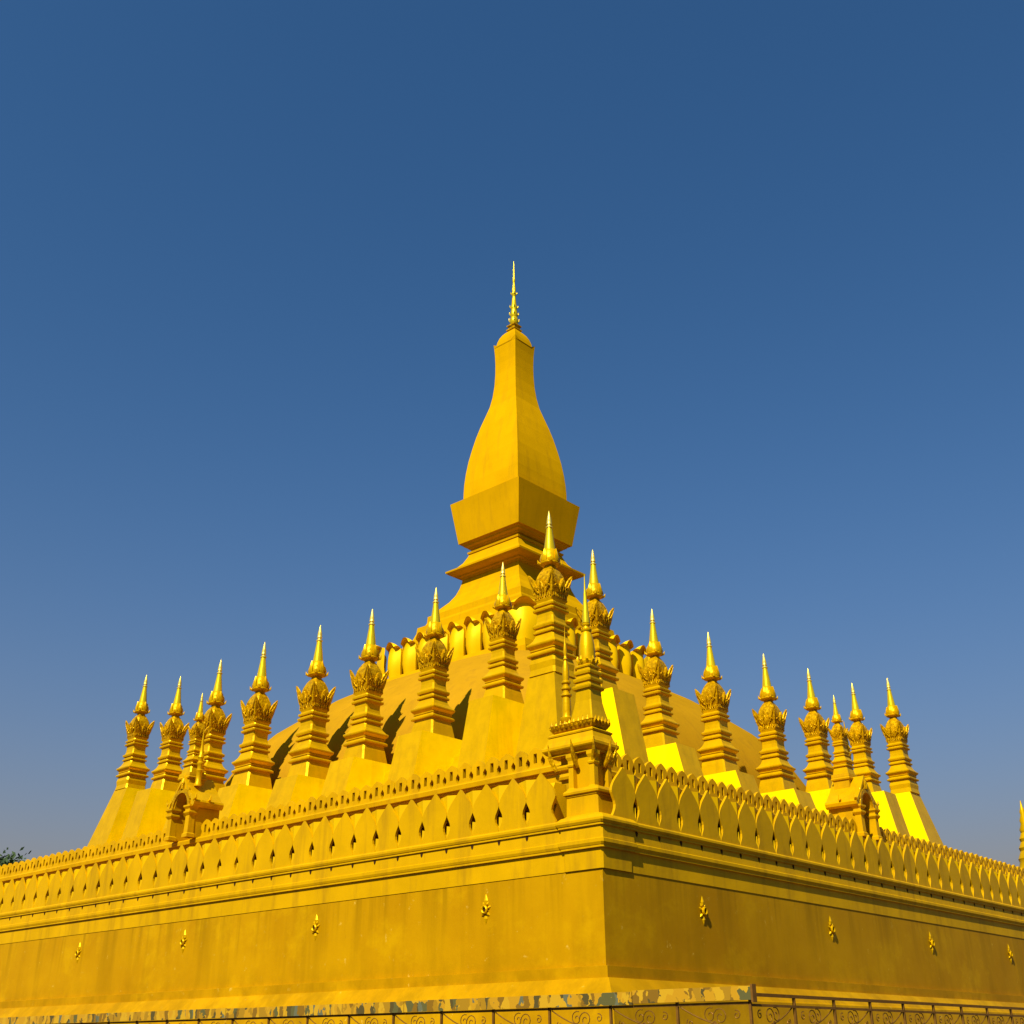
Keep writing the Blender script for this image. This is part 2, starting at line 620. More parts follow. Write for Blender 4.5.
# ------------------------------------------------------------------ small stupas
def pedestal_mesh():
    bm = bmesh.new()
    D = 3.57
    def ring(z, xo, h):
        return [(-xo, -h, z), (1.2, -h, z), (1.2, h, z), (-xo, h, z)]
    rings(bm, [ring(-D, 1.14 + .225 * D, .74), ring(-.0, 1.14, .66)])
    me = mesh('pedestal', bm, [M_leaf, M_flank_glow])
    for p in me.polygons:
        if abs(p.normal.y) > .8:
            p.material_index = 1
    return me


def corner_pedestal_mesh():
    """local: outward corner is (-x, -y)"""
    bm = bmesh.new()
    D = 4.93
    def ring(z, xo):
        return [(-xo, -xo, z), (.62, -xo, z), (.62, .62, z), (-xo, .62, z)]
    rings(bm, [ring(-D, .56 + .225 * D), ring(0, .56)])
    me = mesh('corner_pedestal', bm, [M_leaf, M_flank_glow])
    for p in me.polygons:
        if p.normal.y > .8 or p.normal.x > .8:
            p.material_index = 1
    return me


def side_corner_pedestal_mesh():
    bm = bmesh.new()
    D = 4.93
    def ring(z, xo, e):
        return [(-xo, -.58, z), (.62, -.58, z), (.62, e, z), (-xo, e, z)]
    rings(bm, [ring(-D, .52 + .225 * D, .58 + .225 * D), ring(0, .52, .58)])
    me = mesh('side_corner_pedestal', bm, [M_leaf, M_flank_glow])
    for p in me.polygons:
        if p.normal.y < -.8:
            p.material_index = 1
    return me


def plinth_mesh(h0=.62):
    bm = bmesh.new()
    sq(bm, [(h0, -.01), (h0 * .94, .2), (.55, .40), (.515, .55)], ch=.06)
    return mesh('plinth', bm, M_leaf)


def shaft_mesh():
    bm = bmesh.new()
    P = [(.50, .552), (.50, .64), (.585, .645), (.60, .68), (.60, .72), (.51, .78), (.50, .83), (.53, .835), (.53, .87), (.50, .88), (.52, .90), (.60, .985), (.615, 1.02), (.615, 1.06),
         (.55, 1.10), (.46, 1.22), (.41, 1.34), (.385, 1.44), (.445, 1.445), (.455, 1.48), (.455, 1.51), (.395, 1.545), (.385, 1.63), (.44, 1.64), (.46, 1.70), (.46, 1.745), (.39, 1.79), (.365, 1.86),
         (.35, 2.02), (.355, 2.14), (.37, 2.21), (.435, 2.215), (.45, 2.26), (.45, 2.29), (.385, 2.32), (.375, 2.38), (.425, 2.385), (.435, 2.43), (.435, 2.46), (.37, 2.49), (.36, 2.53), (.385, 2.60)]
    sq(bm, P, ch=.05)
    return mesh('shaft', bm, M_leaf)


def leaf_fold(bm, base, tip, mid, wide, th=.05):
    """folded acanthus leaf: base, mid, tip are points on its spine, wide = half-width vector pair"""
    pass


def crown_meshes():
    # domed cushion that rises out of the cup
    bm = bmesh.new()
    sq(bm, [(.37, 2.62), (.37, 2.95), (.41, 3.12), (.405, 3.30), (.365, 3.48), (.29, 3.65), (.22, 3.76), (.16, 3.84), (.15, 3.92)], ch=.09)
    core = mesh('crown', bm, M_carved)
    # one side of the flaring leaf cup, facing -x: zigzag top with tall corner leaves and a middle leaf
    bm = bmesh.new()
    ext = [(2.60, .385), (2.66, .40), (2.68, .375), (2.80, .385), (2.82, .41), (2.95, .435), (3.1, .47), (3.3, .495), (3.45, .52), (3.62, .54)]
    topz = [(0, 3.34), (.10, 3.20), (.22, 3.06), (.34, 3.14), (.46, 3.06), (.58, 3.20), (.70, 3.36), (.84, 3.46), (1.0, 3.56)]
    us = sorted(set([round(k * x, 3) for k in (-1, 1) for x, _ in topz]))
    vs_ = [0, .06, .10, .22, .26, .45, .65, .85, 1.0]
    out, inn = [], []
    for u in us:
        zt = interp(topz, abs(u))
        co, ci = [], []
        for v in vs_:
            z = 2.60 + (zt - 2.60) * v
            e = interp(ext, z)
            bul = .05 * math.exp(-(u / .12) ** 2) * min(1, v * 2) + .025 * math.cos(u * 4.4 * PI) * v
            y = u * e
            co.append(bm.verts.new((-e - bul * (1 - abs(u)), y, z)))
            ci.append(bm.verts.new((-e + .05, y * .93, z)))
        out.append(co)
        inn.append(ci)
    for grid in (out, inn):
        for a, b in zip(grid, grid[1:]):
            for k in range(len(vs_) - 1):
                bm.faces.new((a[k], b[k], b[k + 1], a[k + 1]))
    for k in range(len(us) - 1):
        bm.faces.new((out[k][-1], out[k + 1][-1], inn[k + 1][-1], inn[k][-1]))
        bm.faces.new((out[k][0], out[k + 1][0], inn[k + 1][0], inn[k][0]))
    leaf_me = mesh('crown_leaf', bm, M_carved)
    # raised carving on that side: dentils, curls, leaf ribs
    bm = bmesh.new()
    for k in range(7):
        y = -.318 + k * .106
        box(bm, -.425, -.37, y - .03, y + .03, 2.685, 2.795)
    for sgn in (-1, 1):
        pts = []
        for k in range(15):
            a = k / 14 * 2.2 * PI
            rad = .10 * (1 - k / 19)
            pts.append((-.485 - .02 * math.sin(a), sgn * (.25 + rad * math.cos(a)), 2.99 + rad * math.sin(a)))
        tube(bm, pts, .022, 5)
        tube(bm, [(-.44, sgn * .16, 2.84), (-.50, sgn * .30, 3.06), (-.53, sgn * .42, 3.28), (-.545, sgn * .50, 3.48)], [.03, .028, .022, .006], 5)
        tube(bm, [(-.44, sgn * .05, 2.84), (-.50, sgn * .08, 3.0), (-.53, sgn * .02, 3.22)], [.025, .025, .008], 5)
    boss = mesh('crown_boss', bm, M_carved)
    return core, leaf_me, boss


def spire_meshes():
    bm = bmesh.new()
    lathe(bm, [(.16, 3.90), (.22, 3.92), (.33, 3.965), (.345, 4.0), (.32, 4.03), (.295, 4.06), (.30, 4.15), (.285, 4.28), (.25, 4.40), (.21, 4.50), (.19, 4.52)], n=16)
    for k in range(8):      # upright petals round the bulb
        a = 2 * PI * k / 8
        c, s = math.cos(a), math.sin(a)
        rr = []
        L = .46 if k % 2 == 0 else .30
        for t, wd, rad in ((0, .10, .30), (.3, .115, .325), (.65, .08, .30), (1, .008, .262)):
            z = 4.04 + t * L
            rr.append([(c * rad - s * wd, s * rad + c * wd, z), (c * (rad + .035), s * (rad + .035), z), (c * rad + s * wd, s * rad - c * wd, z), (c * (rad - .08), s * (rad - .08), z)])
        rings(bm, rr)
    for k in range(4):      # tiny corner leaves under the bulb
        a = PI / 4 + k * PI / 2
        c, s = math.cos(a), math.sin(a)
        tube(bm, [(c * .28, s * .28, 3.97), (c * .39, s * .39, 4.02), (c * .43, s * .43, 4.14)], [.06, .05, .006], 5)
    bulb = mesh('lotus_bulb', bm, M_leaf, True)
    bm = bmesh.new()
    lathe(bm, [(.205, 4.45), (.20, 4.53), (.175, 4.72), (.145, 4.95), (.115, 5.18), (.098, 5.34)], n=16)
    cone = mesh('spire', bm, M_spire, True)
    bm = bmesh.new()
    lathe(bm, [(.09, 5.335), (.125, 5.35), (.125, 5.385), (.08, 5.40), (.075, 5.45), (.10, 5.48), (.10, 5.51), (.085, 5.54), (.09, 5.60), (.07, 5.72), (.045, 5.85), (.022, 5.97), (.004, 6.02)], n=12)
    tip = mesh('spire_tip', bm, M_tip, True)
    return bulb, cone, tip


ped_me, cped_me, sped_me = pedestal_mesh(), corner_pedestal_mesh(), side_corner_pedestal_mesh()
plinth_me, cplinth_me, shaft_me = plinth_mesh(), plinth_mesh(.56), shaft_mesh()
core_me, cleaf_me, fleaf_me = crown_meshes()
bulb_me, cone_me, tip_me = spire_meshes()


def stupa_body(t, sc=1.0, dz=0.0, pl=None, dx=0, dy=0):
    loc = (dx, dy, dz)
    put('plinth', pl or plinth_me, t, loc, 0, sc)
    put('shaft', shaft_me, t, loc, 0, sc)
    c = put('crown', core_me, t, loc, jit.uniform(-.02, .02), sc)
    for k in range(4):
        put('crown_leaf', cleaf_me, c, (0, 0, 0), k * PI / 2)
        put('crown_boss', fleaf_me, c, (0, 0, 0), k * PI / 2)
    b = put('lotus_bulb', bulb_me, t, loc, 0, sc)
    s = put('spire', cone_me, t, loc, 0, sc)
    s.scale = (sc, sc, sc)
    put('spire_tip', tip_me, s)


GRP = 'small gold stupas ringing the upper terrace'
ordn = ['first', 'second', 'third', 'fourth', 'fifth', 'sixth', 'seventh']


def ped(t, me, sc):
    p = put('pedestal', me, t)
    p.scale = sc
    return p


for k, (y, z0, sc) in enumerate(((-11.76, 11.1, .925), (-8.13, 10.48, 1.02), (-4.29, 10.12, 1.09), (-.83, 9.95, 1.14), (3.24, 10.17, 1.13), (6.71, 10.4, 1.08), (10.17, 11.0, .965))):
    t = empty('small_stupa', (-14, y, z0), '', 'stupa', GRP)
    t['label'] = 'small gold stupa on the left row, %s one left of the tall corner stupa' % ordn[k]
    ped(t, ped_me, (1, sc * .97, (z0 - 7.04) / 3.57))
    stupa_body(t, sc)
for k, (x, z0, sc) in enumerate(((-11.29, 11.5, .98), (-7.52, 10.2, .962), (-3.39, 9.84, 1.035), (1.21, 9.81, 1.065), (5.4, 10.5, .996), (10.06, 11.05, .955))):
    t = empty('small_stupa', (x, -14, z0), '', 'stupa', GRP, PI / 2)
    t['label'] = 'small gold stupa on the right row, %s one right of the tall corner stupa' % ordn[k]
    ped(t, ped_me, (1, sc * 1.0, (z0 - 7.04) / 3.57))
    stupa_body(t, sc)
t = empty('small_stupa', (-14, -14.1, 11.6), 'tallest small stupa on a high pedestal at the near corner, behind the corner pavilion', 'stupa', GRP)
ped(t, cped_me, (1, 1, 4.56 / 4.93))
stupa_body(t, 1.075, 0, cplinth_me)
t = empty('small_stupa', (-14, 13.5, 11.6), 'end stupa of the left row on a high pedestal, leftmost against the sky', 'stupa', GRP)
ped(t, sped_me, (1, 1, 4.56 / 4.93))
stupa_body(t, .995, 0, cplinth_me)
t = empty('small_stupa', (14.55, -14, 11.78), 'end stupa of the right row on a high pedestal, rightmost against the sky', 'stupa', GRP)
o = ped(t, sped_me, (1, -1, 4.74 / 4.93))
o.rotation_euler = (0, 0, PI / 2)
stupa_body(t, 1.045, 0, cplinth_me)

# ------------------------------------------------------------------ main stupa
TX, TY = -.08, .08
ms = empty('main_stupa', (TX, TY, 7.03), 'great gold central stupa with ochre dome, lotus ring and tall four sided bell tower', 'stupa')


def part(name, bm, mt, parent=None, smooth=False):
    for v in bm.verts:
        v.co.z -= 7.03
    return put(name, mesh('main_' + name, bm, mt, smooth), parent or ms)


bm = bmesh.new()
sq(bm, [(14.13, 7.035), (13.42, 9.75), (13.2, 9.9), (12.6, 10.3)])
part('battered_base', bm, M_leaf)
# dome: squared-round
bm = bmesh.new()
prof = [(12.9, 9.8), (12.85, 10.5), (12.55, 11.4), (12.0, 12.4), (11.4, 13.2), (10.65, 14.0), (9.75, 14.7), (8.4, 15.7), (7.35, 16.3), (6.6, 16.65), (5.9, 16.9)]
N = 96
rr = []
for wv, z in prof:
    ring = []
    for i in range(N):
        a = 2 * PI * i / N
        c, s = math.cos(a), math.sin(a)
        k = wv / (abs(c) ** 4 + abs(s) ** 4) ** .25
        ring.append((k * c, k * s, z))
    rr.append(ring)
rings(bm, rr)
part('dome', bm, M_dome, None, True)
bm = bmesh.new()
sq(bm, [(5.75, 16.45), (5.75, 16.85), (5.55, 16.95), (5.45, 17.32), (5.3, 17.38)])
part('dome_collar', bm, M_tower)


def lotus_mesh(W, H, lip, name):
    bm = bmesh.new()
    tt = [0, .15, .3, .45, .6, .72, .82, .89, .94, .98, 1.0]
    xs = [(0, 0), (.3, -.10), (.6, -.10), (.75, -.07), (.85, -.12), (.92, -lip * .5), (1.0, -lip * .85)]
    zs = [(0, 0), (.82, .88), (.90, .955), (.95, .99), (1.0, 1.0)]
    ws = [(0, .86), (.3, 1.0), (.6, 1.0), (.82, .97), (.9, .95), (.96, .86), (1.0, .62)]
    nu = 8
    front, backs = [], []
    for t in tt:
        fr, bk = [], []
        for i in range(nu + 1):
            u = -1 + 2 * i / nu
            x = interp(xs, t) - .34 * (1 - abs(u) ** 1.6) * (1 - .85 * t ** 3)
            fr.append((x, u * W * interp(ws, t), H * interp(zs, t) - .30 * (abs(u) ** 2.2) * t ** 5))
            bk.append((x + .14, u * W * interp(ws, t) * .98, H * interp(zs, t) - .30 * (abs(u) ** 2.2) * t ** 5 - (.07 if t > .85 else 0)))
        front.append(fr + bk[::-1])
    rings(bm, front)
    return mesh(name, bm, M_lotus, True)


lotus_me = lotus_mesh(.50, 1.95, .55, 'lotus_petal')
lotusc_me = lotus_mesh(.80, 2.1, .65, 'corner_lotus_petal')
for rz in (LEFT, RIGHT):
    for k in range(8):
        y = -4.04 + 1.155 * k
        o = put('lotus_petal', lotus_me, ms, (0, 0, 0), rz)
        p = Matrix.Rotation(rz, 4, 'Z') @ Vector((-5.02, y, 17.33 - 7.03))
        o.location = p
for ang, sx, sy in ((R(45), -1, -1), (R(-45), -1, 1), (R(135), 1, -1)):
    put('corner_lotus_petal', lotusc_me, ms, (sx * 4.98, sy * 4.98, 17.33 - 7.03), ang)
bm = bmesh.new()
sq(bm, [(4.72, 17.36), (4.68, 18.6), (4.35, 19.1), (4.3, 19.5), (4.0, 19.62), (3.82, 20.1), (3.78, 20.45), (3.5, 20.55), (3.42, 20.75), (3.40, 21.1), (3.22, 21.2), (2.9, 21.62), (2.6, 21.95),
        (2.35, 22.35), (2.2, 22.75), (2.11, 23.12), (2.09, 23.28)])
part('tower_base', bm, M_tower)
bm = bmesh.new()
sq(bm, [(2.05, 23.282), (2.14, 23.30), (2.16, 23.38), (2.30, 23.42), (2.32, 23.50), (2.62, 23.56), (2.76, 23.66), (2.77, 23.76), (2.6, 23.82), (2.32, 24.02), (2.08, 24.30), (1.92, 24.62), (1.84, 24.82),
        (1.90, 24.84), (1.92, 24.95), (1.78, 24.98), (1.76, 25.10), (1.88, 25.16), (1.9, 25.22), (2.05, 25.28), (2.08, 25.36), (2.16, 25.44)])
part('eave', bm, M_tower)
bm = bmesh.new()
sq(bm, [(2.27, 25.442), (2.63, 27.92), (2.55, 27.97), (2.2, 28.1), (2.0, 28.16)])
part('flared_block', bm, M_tower)
bm = bmesh.new()
bell = [(2.10, 28.14), (2.10, 28.6), (2.08, 29.2), (2.02, 29.9), (1.92, 30.7), (1.78, 31.5), (1.62, 32.3), (1.45, 33.0), (1.24, 33.75), (1.06, 34.4), (.94, 35.1), (.86, 35.9), (.825, 36.7), (.82, 37.4), (.84, 38.1), (.875, 38.59)]
sq(bm, bell)
part('bell', bm, M_tower)
bm = bmesh.new()
# four-lobed cap: rising petals on each face with small horned corners
rr = []
for h, z, horn in ((.875, 38.60, 0), (.90, 38.66, .22), (.84, 38.68, .04), (.79, 38.76, 0), (.74, 39.05, 0), (.65, 39.36, 0), (.52, 39.62, 0), (.37, 39.82, 0), (.26, 39.9, 0)):
    rr.append([(h, -h, z + horn), (h, -h * .6, z), (h, 0, z), (h, h * .6, z), (h, h, z + horn), (h * .6, h, z), (0, h, z), (-h * .6, h, z), (-h, h, z + horn), (-h, h * .6, z),
               (-h, 0, z), (-h, -h * .6, z), (-h, -h, z + horn), (-h * .6, -h, z), (0, -h, z), (h * .6, -h, z)])
rings(bm, rr)
part('cap', bm, M_tower)
bm = bmesh.new()
sq(bm, [(.24, 39.84), (.35, 39.95), (.35, 40.04), (.26, 40.08), (.26, 40.18), (.33, 40.26), (.33, 40.34), (.24, 40.38), (.22, 40.46)])
f0 = part('finial_base', bm, M_carved)
bm = bmesh.new()
lathe(bm, [(.22, 40.46), (.28, 40.6), (.25, 40.85), (.20, 40.98), (.25, 41.12), (.22, 41.35), (.18, 41.55), (.21, 41.66), (.21, 41.76), (.17, 41.9), (.12, 42.45), (.10, 42.6), (.14, 42.68), (.15, 42.82), (.11, 42.95),
           (.13, 43.1), (.10, 43.3), (.065, 43.6), (.08, 43.72), (.095, 43.9), (.06, 44.1), (.055, 44.5), (.035, 44.9), (.012, 45.35)], n=12)
for k in range(4):
    for (z, rad, L) in ((40.65, .25, .26), (41.15, .22, .24), (41.7, .19, .22), (42.75, .13, .18)):
        a = PI / 4 + k * PI / 2
        c, s = math.cos(a), math.sin(a)
        tube(bm, [(c * rad, s * rad, z), (c * (rad + .07), s * (rad + .07), z + L * .4), (c * (rad + .06), s * (rad + .06), z + L)], [.05, .035, .006], 5)
part('finial', bm, M_spire, None, True)


# ------------------------------------------------------------------ gates in the middle of each side
def gate_meshes():
    # local: faces -x, origin at the terrace level, centre of the gate; a steep little gabled porch
    out = {}
    outline = [(0, 2.22), (.18, 1.98), (.36, 1.74), (.54, 1.50), (.70, 1.36)]      # |y| -> top of the gable wall
    bm = bmesh.new()
    quads = []
    hw, sp_z, top = .48, 1.0, 1.72
    def arch(y):
        a = abs(y) / hw
        return sp_z + (top - sp_z) * max(0, 1 - a ** 2.1) ** .62
    ys = sorted(set([-hw + 2 * hw * i / 16 for i in range(17)] + [-.70, .70, -.56, .56]))
    for y0, y1 in zip(ys, ys[1:]):
        b0 = arch(y0) if abs(y0) <= hw and abs(y1) <= hw else 0
        b1 = arch(y1) if abs(y0) <= hw and abs(y1) <= hw else 0
        quads.append([(y0, b0), (y1, b1), (y1, interp(outline, abs(y1))), (y0, interp(outline, abs(y0)))])
    for sgn in (-1, 1):
        quads.append([(sgn * hw, 0), (sgn * (hw - .001), 0), (sgn * (hw - .001), sp_z), (sgn * hw, sp_z)])
    slab_from_quads(bm, quads, .85)
    for v in bm.verts:
        v.co.x -= .75
    out['front_wall'] = mesh('gate_front', bm, M_wallgold)
    bm = bmesh.new()
    rings(bm, [[(x, y, z) for y, z in ((-.68, 0), (.68, 0), (.68, 1.32), (0, 2.18), (-.68, 1.32))] for x in (.103, .5)])
    out['back_wall'] = mesh('gate_back', bm, M_wallgold)
    # curved porch roof with upturned, thick eaves
    bm = bmesh.new()
    sec_o = [(0, 2.36), (.10, 2.24), (.28, 1.99), (.46, 1.75), (.66, 1.54), (.80, 1.40), (.90, 1.36), (.93, 1.28), (.90, 1.17), (.82, 1.10), (.76, 1.14), (.73, 1.24), (.707, 1.345), (.54, 1.505), (.36, 1.745), (.18, 1.985), (0, 2.225)]
    for sgn in (-1, 1):
        rings(bm, [[(x, sgn * max(y, .001), z) for y, z in sec_o] for x in (-.80, .5)])
    for sgn in (-1, 1):
        for x in (-.78, -.15):
            tube(bm, [(x, sgn * .84, 1.34), (x, sgn * .97, 1.40), (x, sgn * .99, 1.56)], [.06, .05, .01], 6)
    out['porch_roof'] = mesh('gate_porch_roof', bm, M_leaf)
    # jamb pilasters with capitals
    bm = bmesh.new()
    sq(bm, [(.17, 0), (.17, .12), (.13, .16), (.12, .78), (.15, .82), (.19, .88), (.19, .93), (.15, .96), (.15, 1.02), (.21, 1.10), (.21, 1.16)])
    out['pilaster'] = mesh('gate_pilaster', bm, M_wallgold)
    # raised band that follows the arch, ending in a small flame
    bm = bmesh.new()
    quads = []
    n_ = 20
    def band(t, r):        # t: -1..1 along the arch, r: outward offset
        a = t * PI / 2
        return ((.50 + r) * math.sin(a), .98 + (.72 + r * 1.25) * math.cos(a) ** .85)
    for i in range(n_):
        t0, t1 = -1 + 2 * i / n_, -1 + 2 * (i + 1) / n_
        quads.append([band(t0, 0), band(t1, 0), band(t1, .13), band(t0, .13)])
    slab_from_quads(bm, quads, .09)
    tube(bm, [(.04, 0, 1.84), (.02, 0, 2.05), (.04, 0, 2.36)], [.10, .08, .008], 6)
    for sgn in (-1, 1):
        for t_ in (.95, .7, .42):
            y_, z_ = band(sgn * t_, .13)
            tube(bm, [(.04, y_, z_), (.04, y_ + sgn * .06, z_ + .06), (.04, y_ + sgn * .06, z_ + .18)], [.045, .035, .006], 5)
    out['pediment'] = mesh('gate_pediment', bm, M_carved)
    bm = bmesh.new()
    sq(bm, [(.33, 1.7), (.33, 2.24), (.38, 2.25), (.40, 2.30), (.37, 2.34), (.37, 2.4), (.36, 2.48)])
    out['roof'] = mesh('gate_roof', bm, M_wallgold)
    bm = bmesh.new()
    lathe(bm, [(.14, 0), (.14, .1), (.11, .15), (.105, .5), (.13, .55), (.14, .6), (.10, .64), (.10, .8), (.13, .84), (.13, .89), (.09, .93), (.09, 1.05), (.12, 1.09), (.11, 1.15), (.08, 1.2), (.07, 1.4), (.045, 1.6), (.05, 1.66), (.012, 2.2)], n=10)
    out['pinnacle'] = mesh('pinnacle', bm, M_leaf, True)
    return out


GM = gate_meshes()


def gate(loc, rz, label, pins, sdx, sdy):
    t = empty('arched_gate', loc, label, 'gate', 'arched gates in the inner wall', rz)
    put('front_wall', GM['front_wall'], t)
    put('back_wall', GM['back_wall'], t)
    for s in (-1, 1):
        put('pilaster', GM['pilaster'], t, (-.69, s * .60, 0))
    put('pediment', GM['pediment'], t, (-.815, 0, 0))
    put('porch_roof', GM['porch_roof'], t)
    put('stupa_base', GM['roof'], t, (sdx, sdy, 0))
    for px, py, pz in pins:
        put('pinnacle', GM['pinnacle'], t, (px, py, pz))
    stupa_body(t, .55, 2.42, None, sdx, sdy)
    return t


gate((-18.75, -.30, 7.034), LEFT, 'gold arched gate on the sunlit left side with its own little stupa', [(-.4, -.40, 1.95)], -.34, .12)
gate((-1.6, -18.5, 7.034), RIGHT, 'gold arched gate on the shaded right side with its own little stupa', [(-.1, -.40, 2.5)], .0, 0)

# ------------------------------------------------------------------ corner pier and pavilion
pv = empty('corner_pavilion', (0, 0, 0), 'gold corner pavilion with tiered needle spire on the near corner pier of the wall', 'pavilion')
C0 = -22.2
bm = bmesh.new()
C0 = -22.25
pier = [(.55, 3.507), (.555, 3.94), (.615, 3.945), (.615, 3.99), (.625, 3.995), (.65, 4.05), (.65, 4.125), (.615, 4.145), (.605, 4.415), (.65, 4.42), (.65, 4.465), (.665, 4.47), (.69, 4.52), (.69, 4.57), (.665, 4.60), (.60, 4.66), (.45, 4.72)]
sq(bm, pier, C0, C0, .04)
put('pier', mesh('corner_pier', bm, M_wallgold), pv)


def rect(bm, prof, x0, x1, y0, y1):
    """rectangular loft; prof = (outward offset, z)"""
    rings(bm, [[(x0 - e, y0 - e, z), (x1 + e, y0 - e, z), (x1 + e, y1 + e, z), (x0 - e, y1 + e, z)] for e, z in prof])


bm = bmesh.new()
CB = -21.99
sq(bm, [(.60, 4.63), (.53, 4.73), (.475, 4.78), (.465, 5.20), (.485, 5.21), (.485, 5.25), (.525, 5.26), (.53, 5.31), (.50, 5.35), (.44, 5.40)], CB, CB, .03)
put('pavilion_base', mesh('pavilion_base', bm, M_wallgold), pv)
C1 = -21.74
bm = bmesh.new()
rect(bm, [(0, 5.38), (0, 6.32)], -22.02, -21.55, -22.02, -21.42)
put('core', mesh('pavilion_core', bm, M_wallgold), pv)
bm = bmesh.new()
rect(bm, [(.02, 5.3), (.02, 5.78), (.10, 5.79), (.12, 5.85), (.10, 5.92), (.03, 5.94), (.03, 6.0), (.10, 6.02), (.12, 6.08), (.09, 6.14), (.02, 6.18), (.02, 6.32)], -21.86, -21.45, -21.4, -20.95)
put('side_wing', mesh('pavilion_wing', bm, M_wallgold), pv)
bm = bmesh.new()
sq(bm, [(.10, 5.40), (.10, 5.47), (.075, 5.50), (.07, 5.98), (.095, 6.0), (.105, 6.04), (.08, 6.07), (.08, 6.14), (.115, 6.22), (.115, 6.31)])
colm = mesh('pavilion_column', bm, M_wallgold)
for px, py in ((-22.09, -22.09), (-22.09, -21.46), (-21.56, -22.09)):
    put('column', colm, pv, (px, py, 0))
RX0, RX1, RY0, RY1 = -22.06, -21.45, -22.06, -20.82
bm = bmesh.new()
rect(bm, [(.03, 6.312), (.07, 6.32), (.07, 6.37), (.11, 6.375), (.17, 6.44), (.19, 6.47), (.19, 6.53), (.15, 6.56), (.10, 6.66), (.06, 6.80), (.08, 6.805), (.09, 6.84), (.05, 6.87), (0, 6.9)], RX0, RX1, RY0, RY1)
put('roof', mesh('pavilion_roof', bm, M_wallgold), pv)
bm = bmesh.new()
rect(bm, [(-.04, 6.902), (.0, 6.94), (.05, 7.02), (.06, 7.08), (-.02, 7.11), (-.12, 7.13)], RX0, RX1, RY0, RY1)
ring_pts = []
for i in range(9):
    ring_pts.append((RX0 - .03, RY0 + .06 + i * .14, -1, 0))
    ring_pts.append((RX1 + .03, RY0 + .06 + i * .14, 1, 0))
for i in range(5):
    ring_pts.append((RX0 + .05 + i * .13, RY0 - .03, 0, -1))
    ring_pts.append((RX0 + .05 + i * .13, RY1 + .03, 0, 1))
for px, py, nx, ny in ring_pts:
    tube(bm, [(px, py, 7.01), (px + nx * .055, py + ny * .055, 7.08), (px + nx * .06, py + ny * .06, 7.18)], [.045, .04, .008], 5)
put('petal_ring', mesh('pavilion_petal_ring', bm, M_carved), pv)
bm = bmesh.new()
sq(bm, [(.36, 7.10), (.33, 7.2), (.29, 7.38), (.25, 7.6), (.235, 7.85), (.24, 7.90), (.285, 7.905), (.30, 7.95), (.30, 7.985), (.24, 8.02), (.23, 8.09), (.27, 8.095), (.28, 8.14), (.28, 8.175), (.22, 8.21), (.215, 8.28), (.25, 8.285), (.26, 8.33), (.26, 8.365), (.205, 8.4), (.20, 8.46), (.23, 8.465), (.235, 8.5), (.19, 8.54)], C1, C1, .03)
put('shaft', mesh('pavilion_shaft', bm, M_leaf), pv)
bm = bmesh.new()
lathe(bm, [(.19, 8.52), (.23, 8.58), (.24, 8.63), (.20, 8.67), (.205, 8.85), (.19, 9.1), (.155, 9.32), (.11, 9.42), (.135, 9.45), (.14, 9.49), (.09, 9.52), (.08, 9.57), (.11, 9.61), (.11, 9.64), (.075, 9.67)], C1, C1, 14)
for i in range(10):
    a = 2 * PI * i / 10
    c, s_ = math.cos(a), math.sin(a)
    tube(bm, [(C1 + c * .21, C1 + s_ * .21, 8.60), (C1 + c * .26, C1 + s_ * .26, 8.66), (C1 + c * .25, C1 + s_ * .25, 8.76)], [.045, .04, .008], 5)
put('lotus_bulb', mesh('pavilion_bulb', bm, M_leaf, True), pv)
bm = bmesh.new()
lathe(bm, [(.098, 9.67), (.095, 9.78), (.068, 10.1), (.042, 10.4), (.026, 10.6), (.006, 11.02)], C1, C1, 12)
put('needle_spire', mesh('pavilion_needle', bm, M_spire, True), pv)
# bracket figures under the eave
for px, py, dx, dy in ((-22.08, -22.08, -.7, -.7), (-22.10, -21.62, -1, 0), (-21.70, -22.10, 0, -1), (-22.08, -20.95, -.7, .5), (-21.5, -22.08, .6, -.7)):
    bm = bmesh.new()
    tube(bm, [(px, py, 5.98), (px + dx * .09, py + dy * .09, 6.10), (px + dx * .19, py + dy * .19, 6.34), (px + dx * .24, py + dy * .24, 6.62)], [.045, .06, .045, .01], 6)
    tube(bm, [(px + dx * .03, py + dy * .03, 6.06), (px + dx * .16, py + dy * .16, 6.16), (px + dx * .25, py + dy * .25, 6.30)], [.04, .035, .01], 5)
    put('bracket', mesh('pavilion_bracket', bm, M_carved, True), pv)
# small side pinnacle on the wing
bm = bmesh.new()
q_ = .72
lathe(bm, [(r * q_, z) for r, z in [(.26, 7.08), (.20, 7.12), (.17, 7.2), (.24, 7.28), (.25, 7.33), (.17, 7.36), (.15, 7.4), (.165, 7.5), (.15, 7.74), (.14, 7.86), (.19, 7.90), (.19, 7.94), (.13, 7.97), (.13, 8.03), (.18, 8.07), (.18, 8.11), (.12, 8.14), (.12, 8.19),
           (.165, 8.23), (.165, 8.27), (.11, 8.30), (.125, 8.45), (.11, 8.65), (.075, 8.78), (.06, 8.82), (.09, 8.86), (.055, 8.9), (.05, 8.98), (.075, 9.06), (.045, 9.25), (.022, 9.4), (.006, 9.75)]], -21.76, -21.05, 12)
put('side_pinnacle', mesh('side_pinnacle', bm, M_leaf, True), pv)

# ------------------------------------------------------------------ railing in front
RP = -31.32


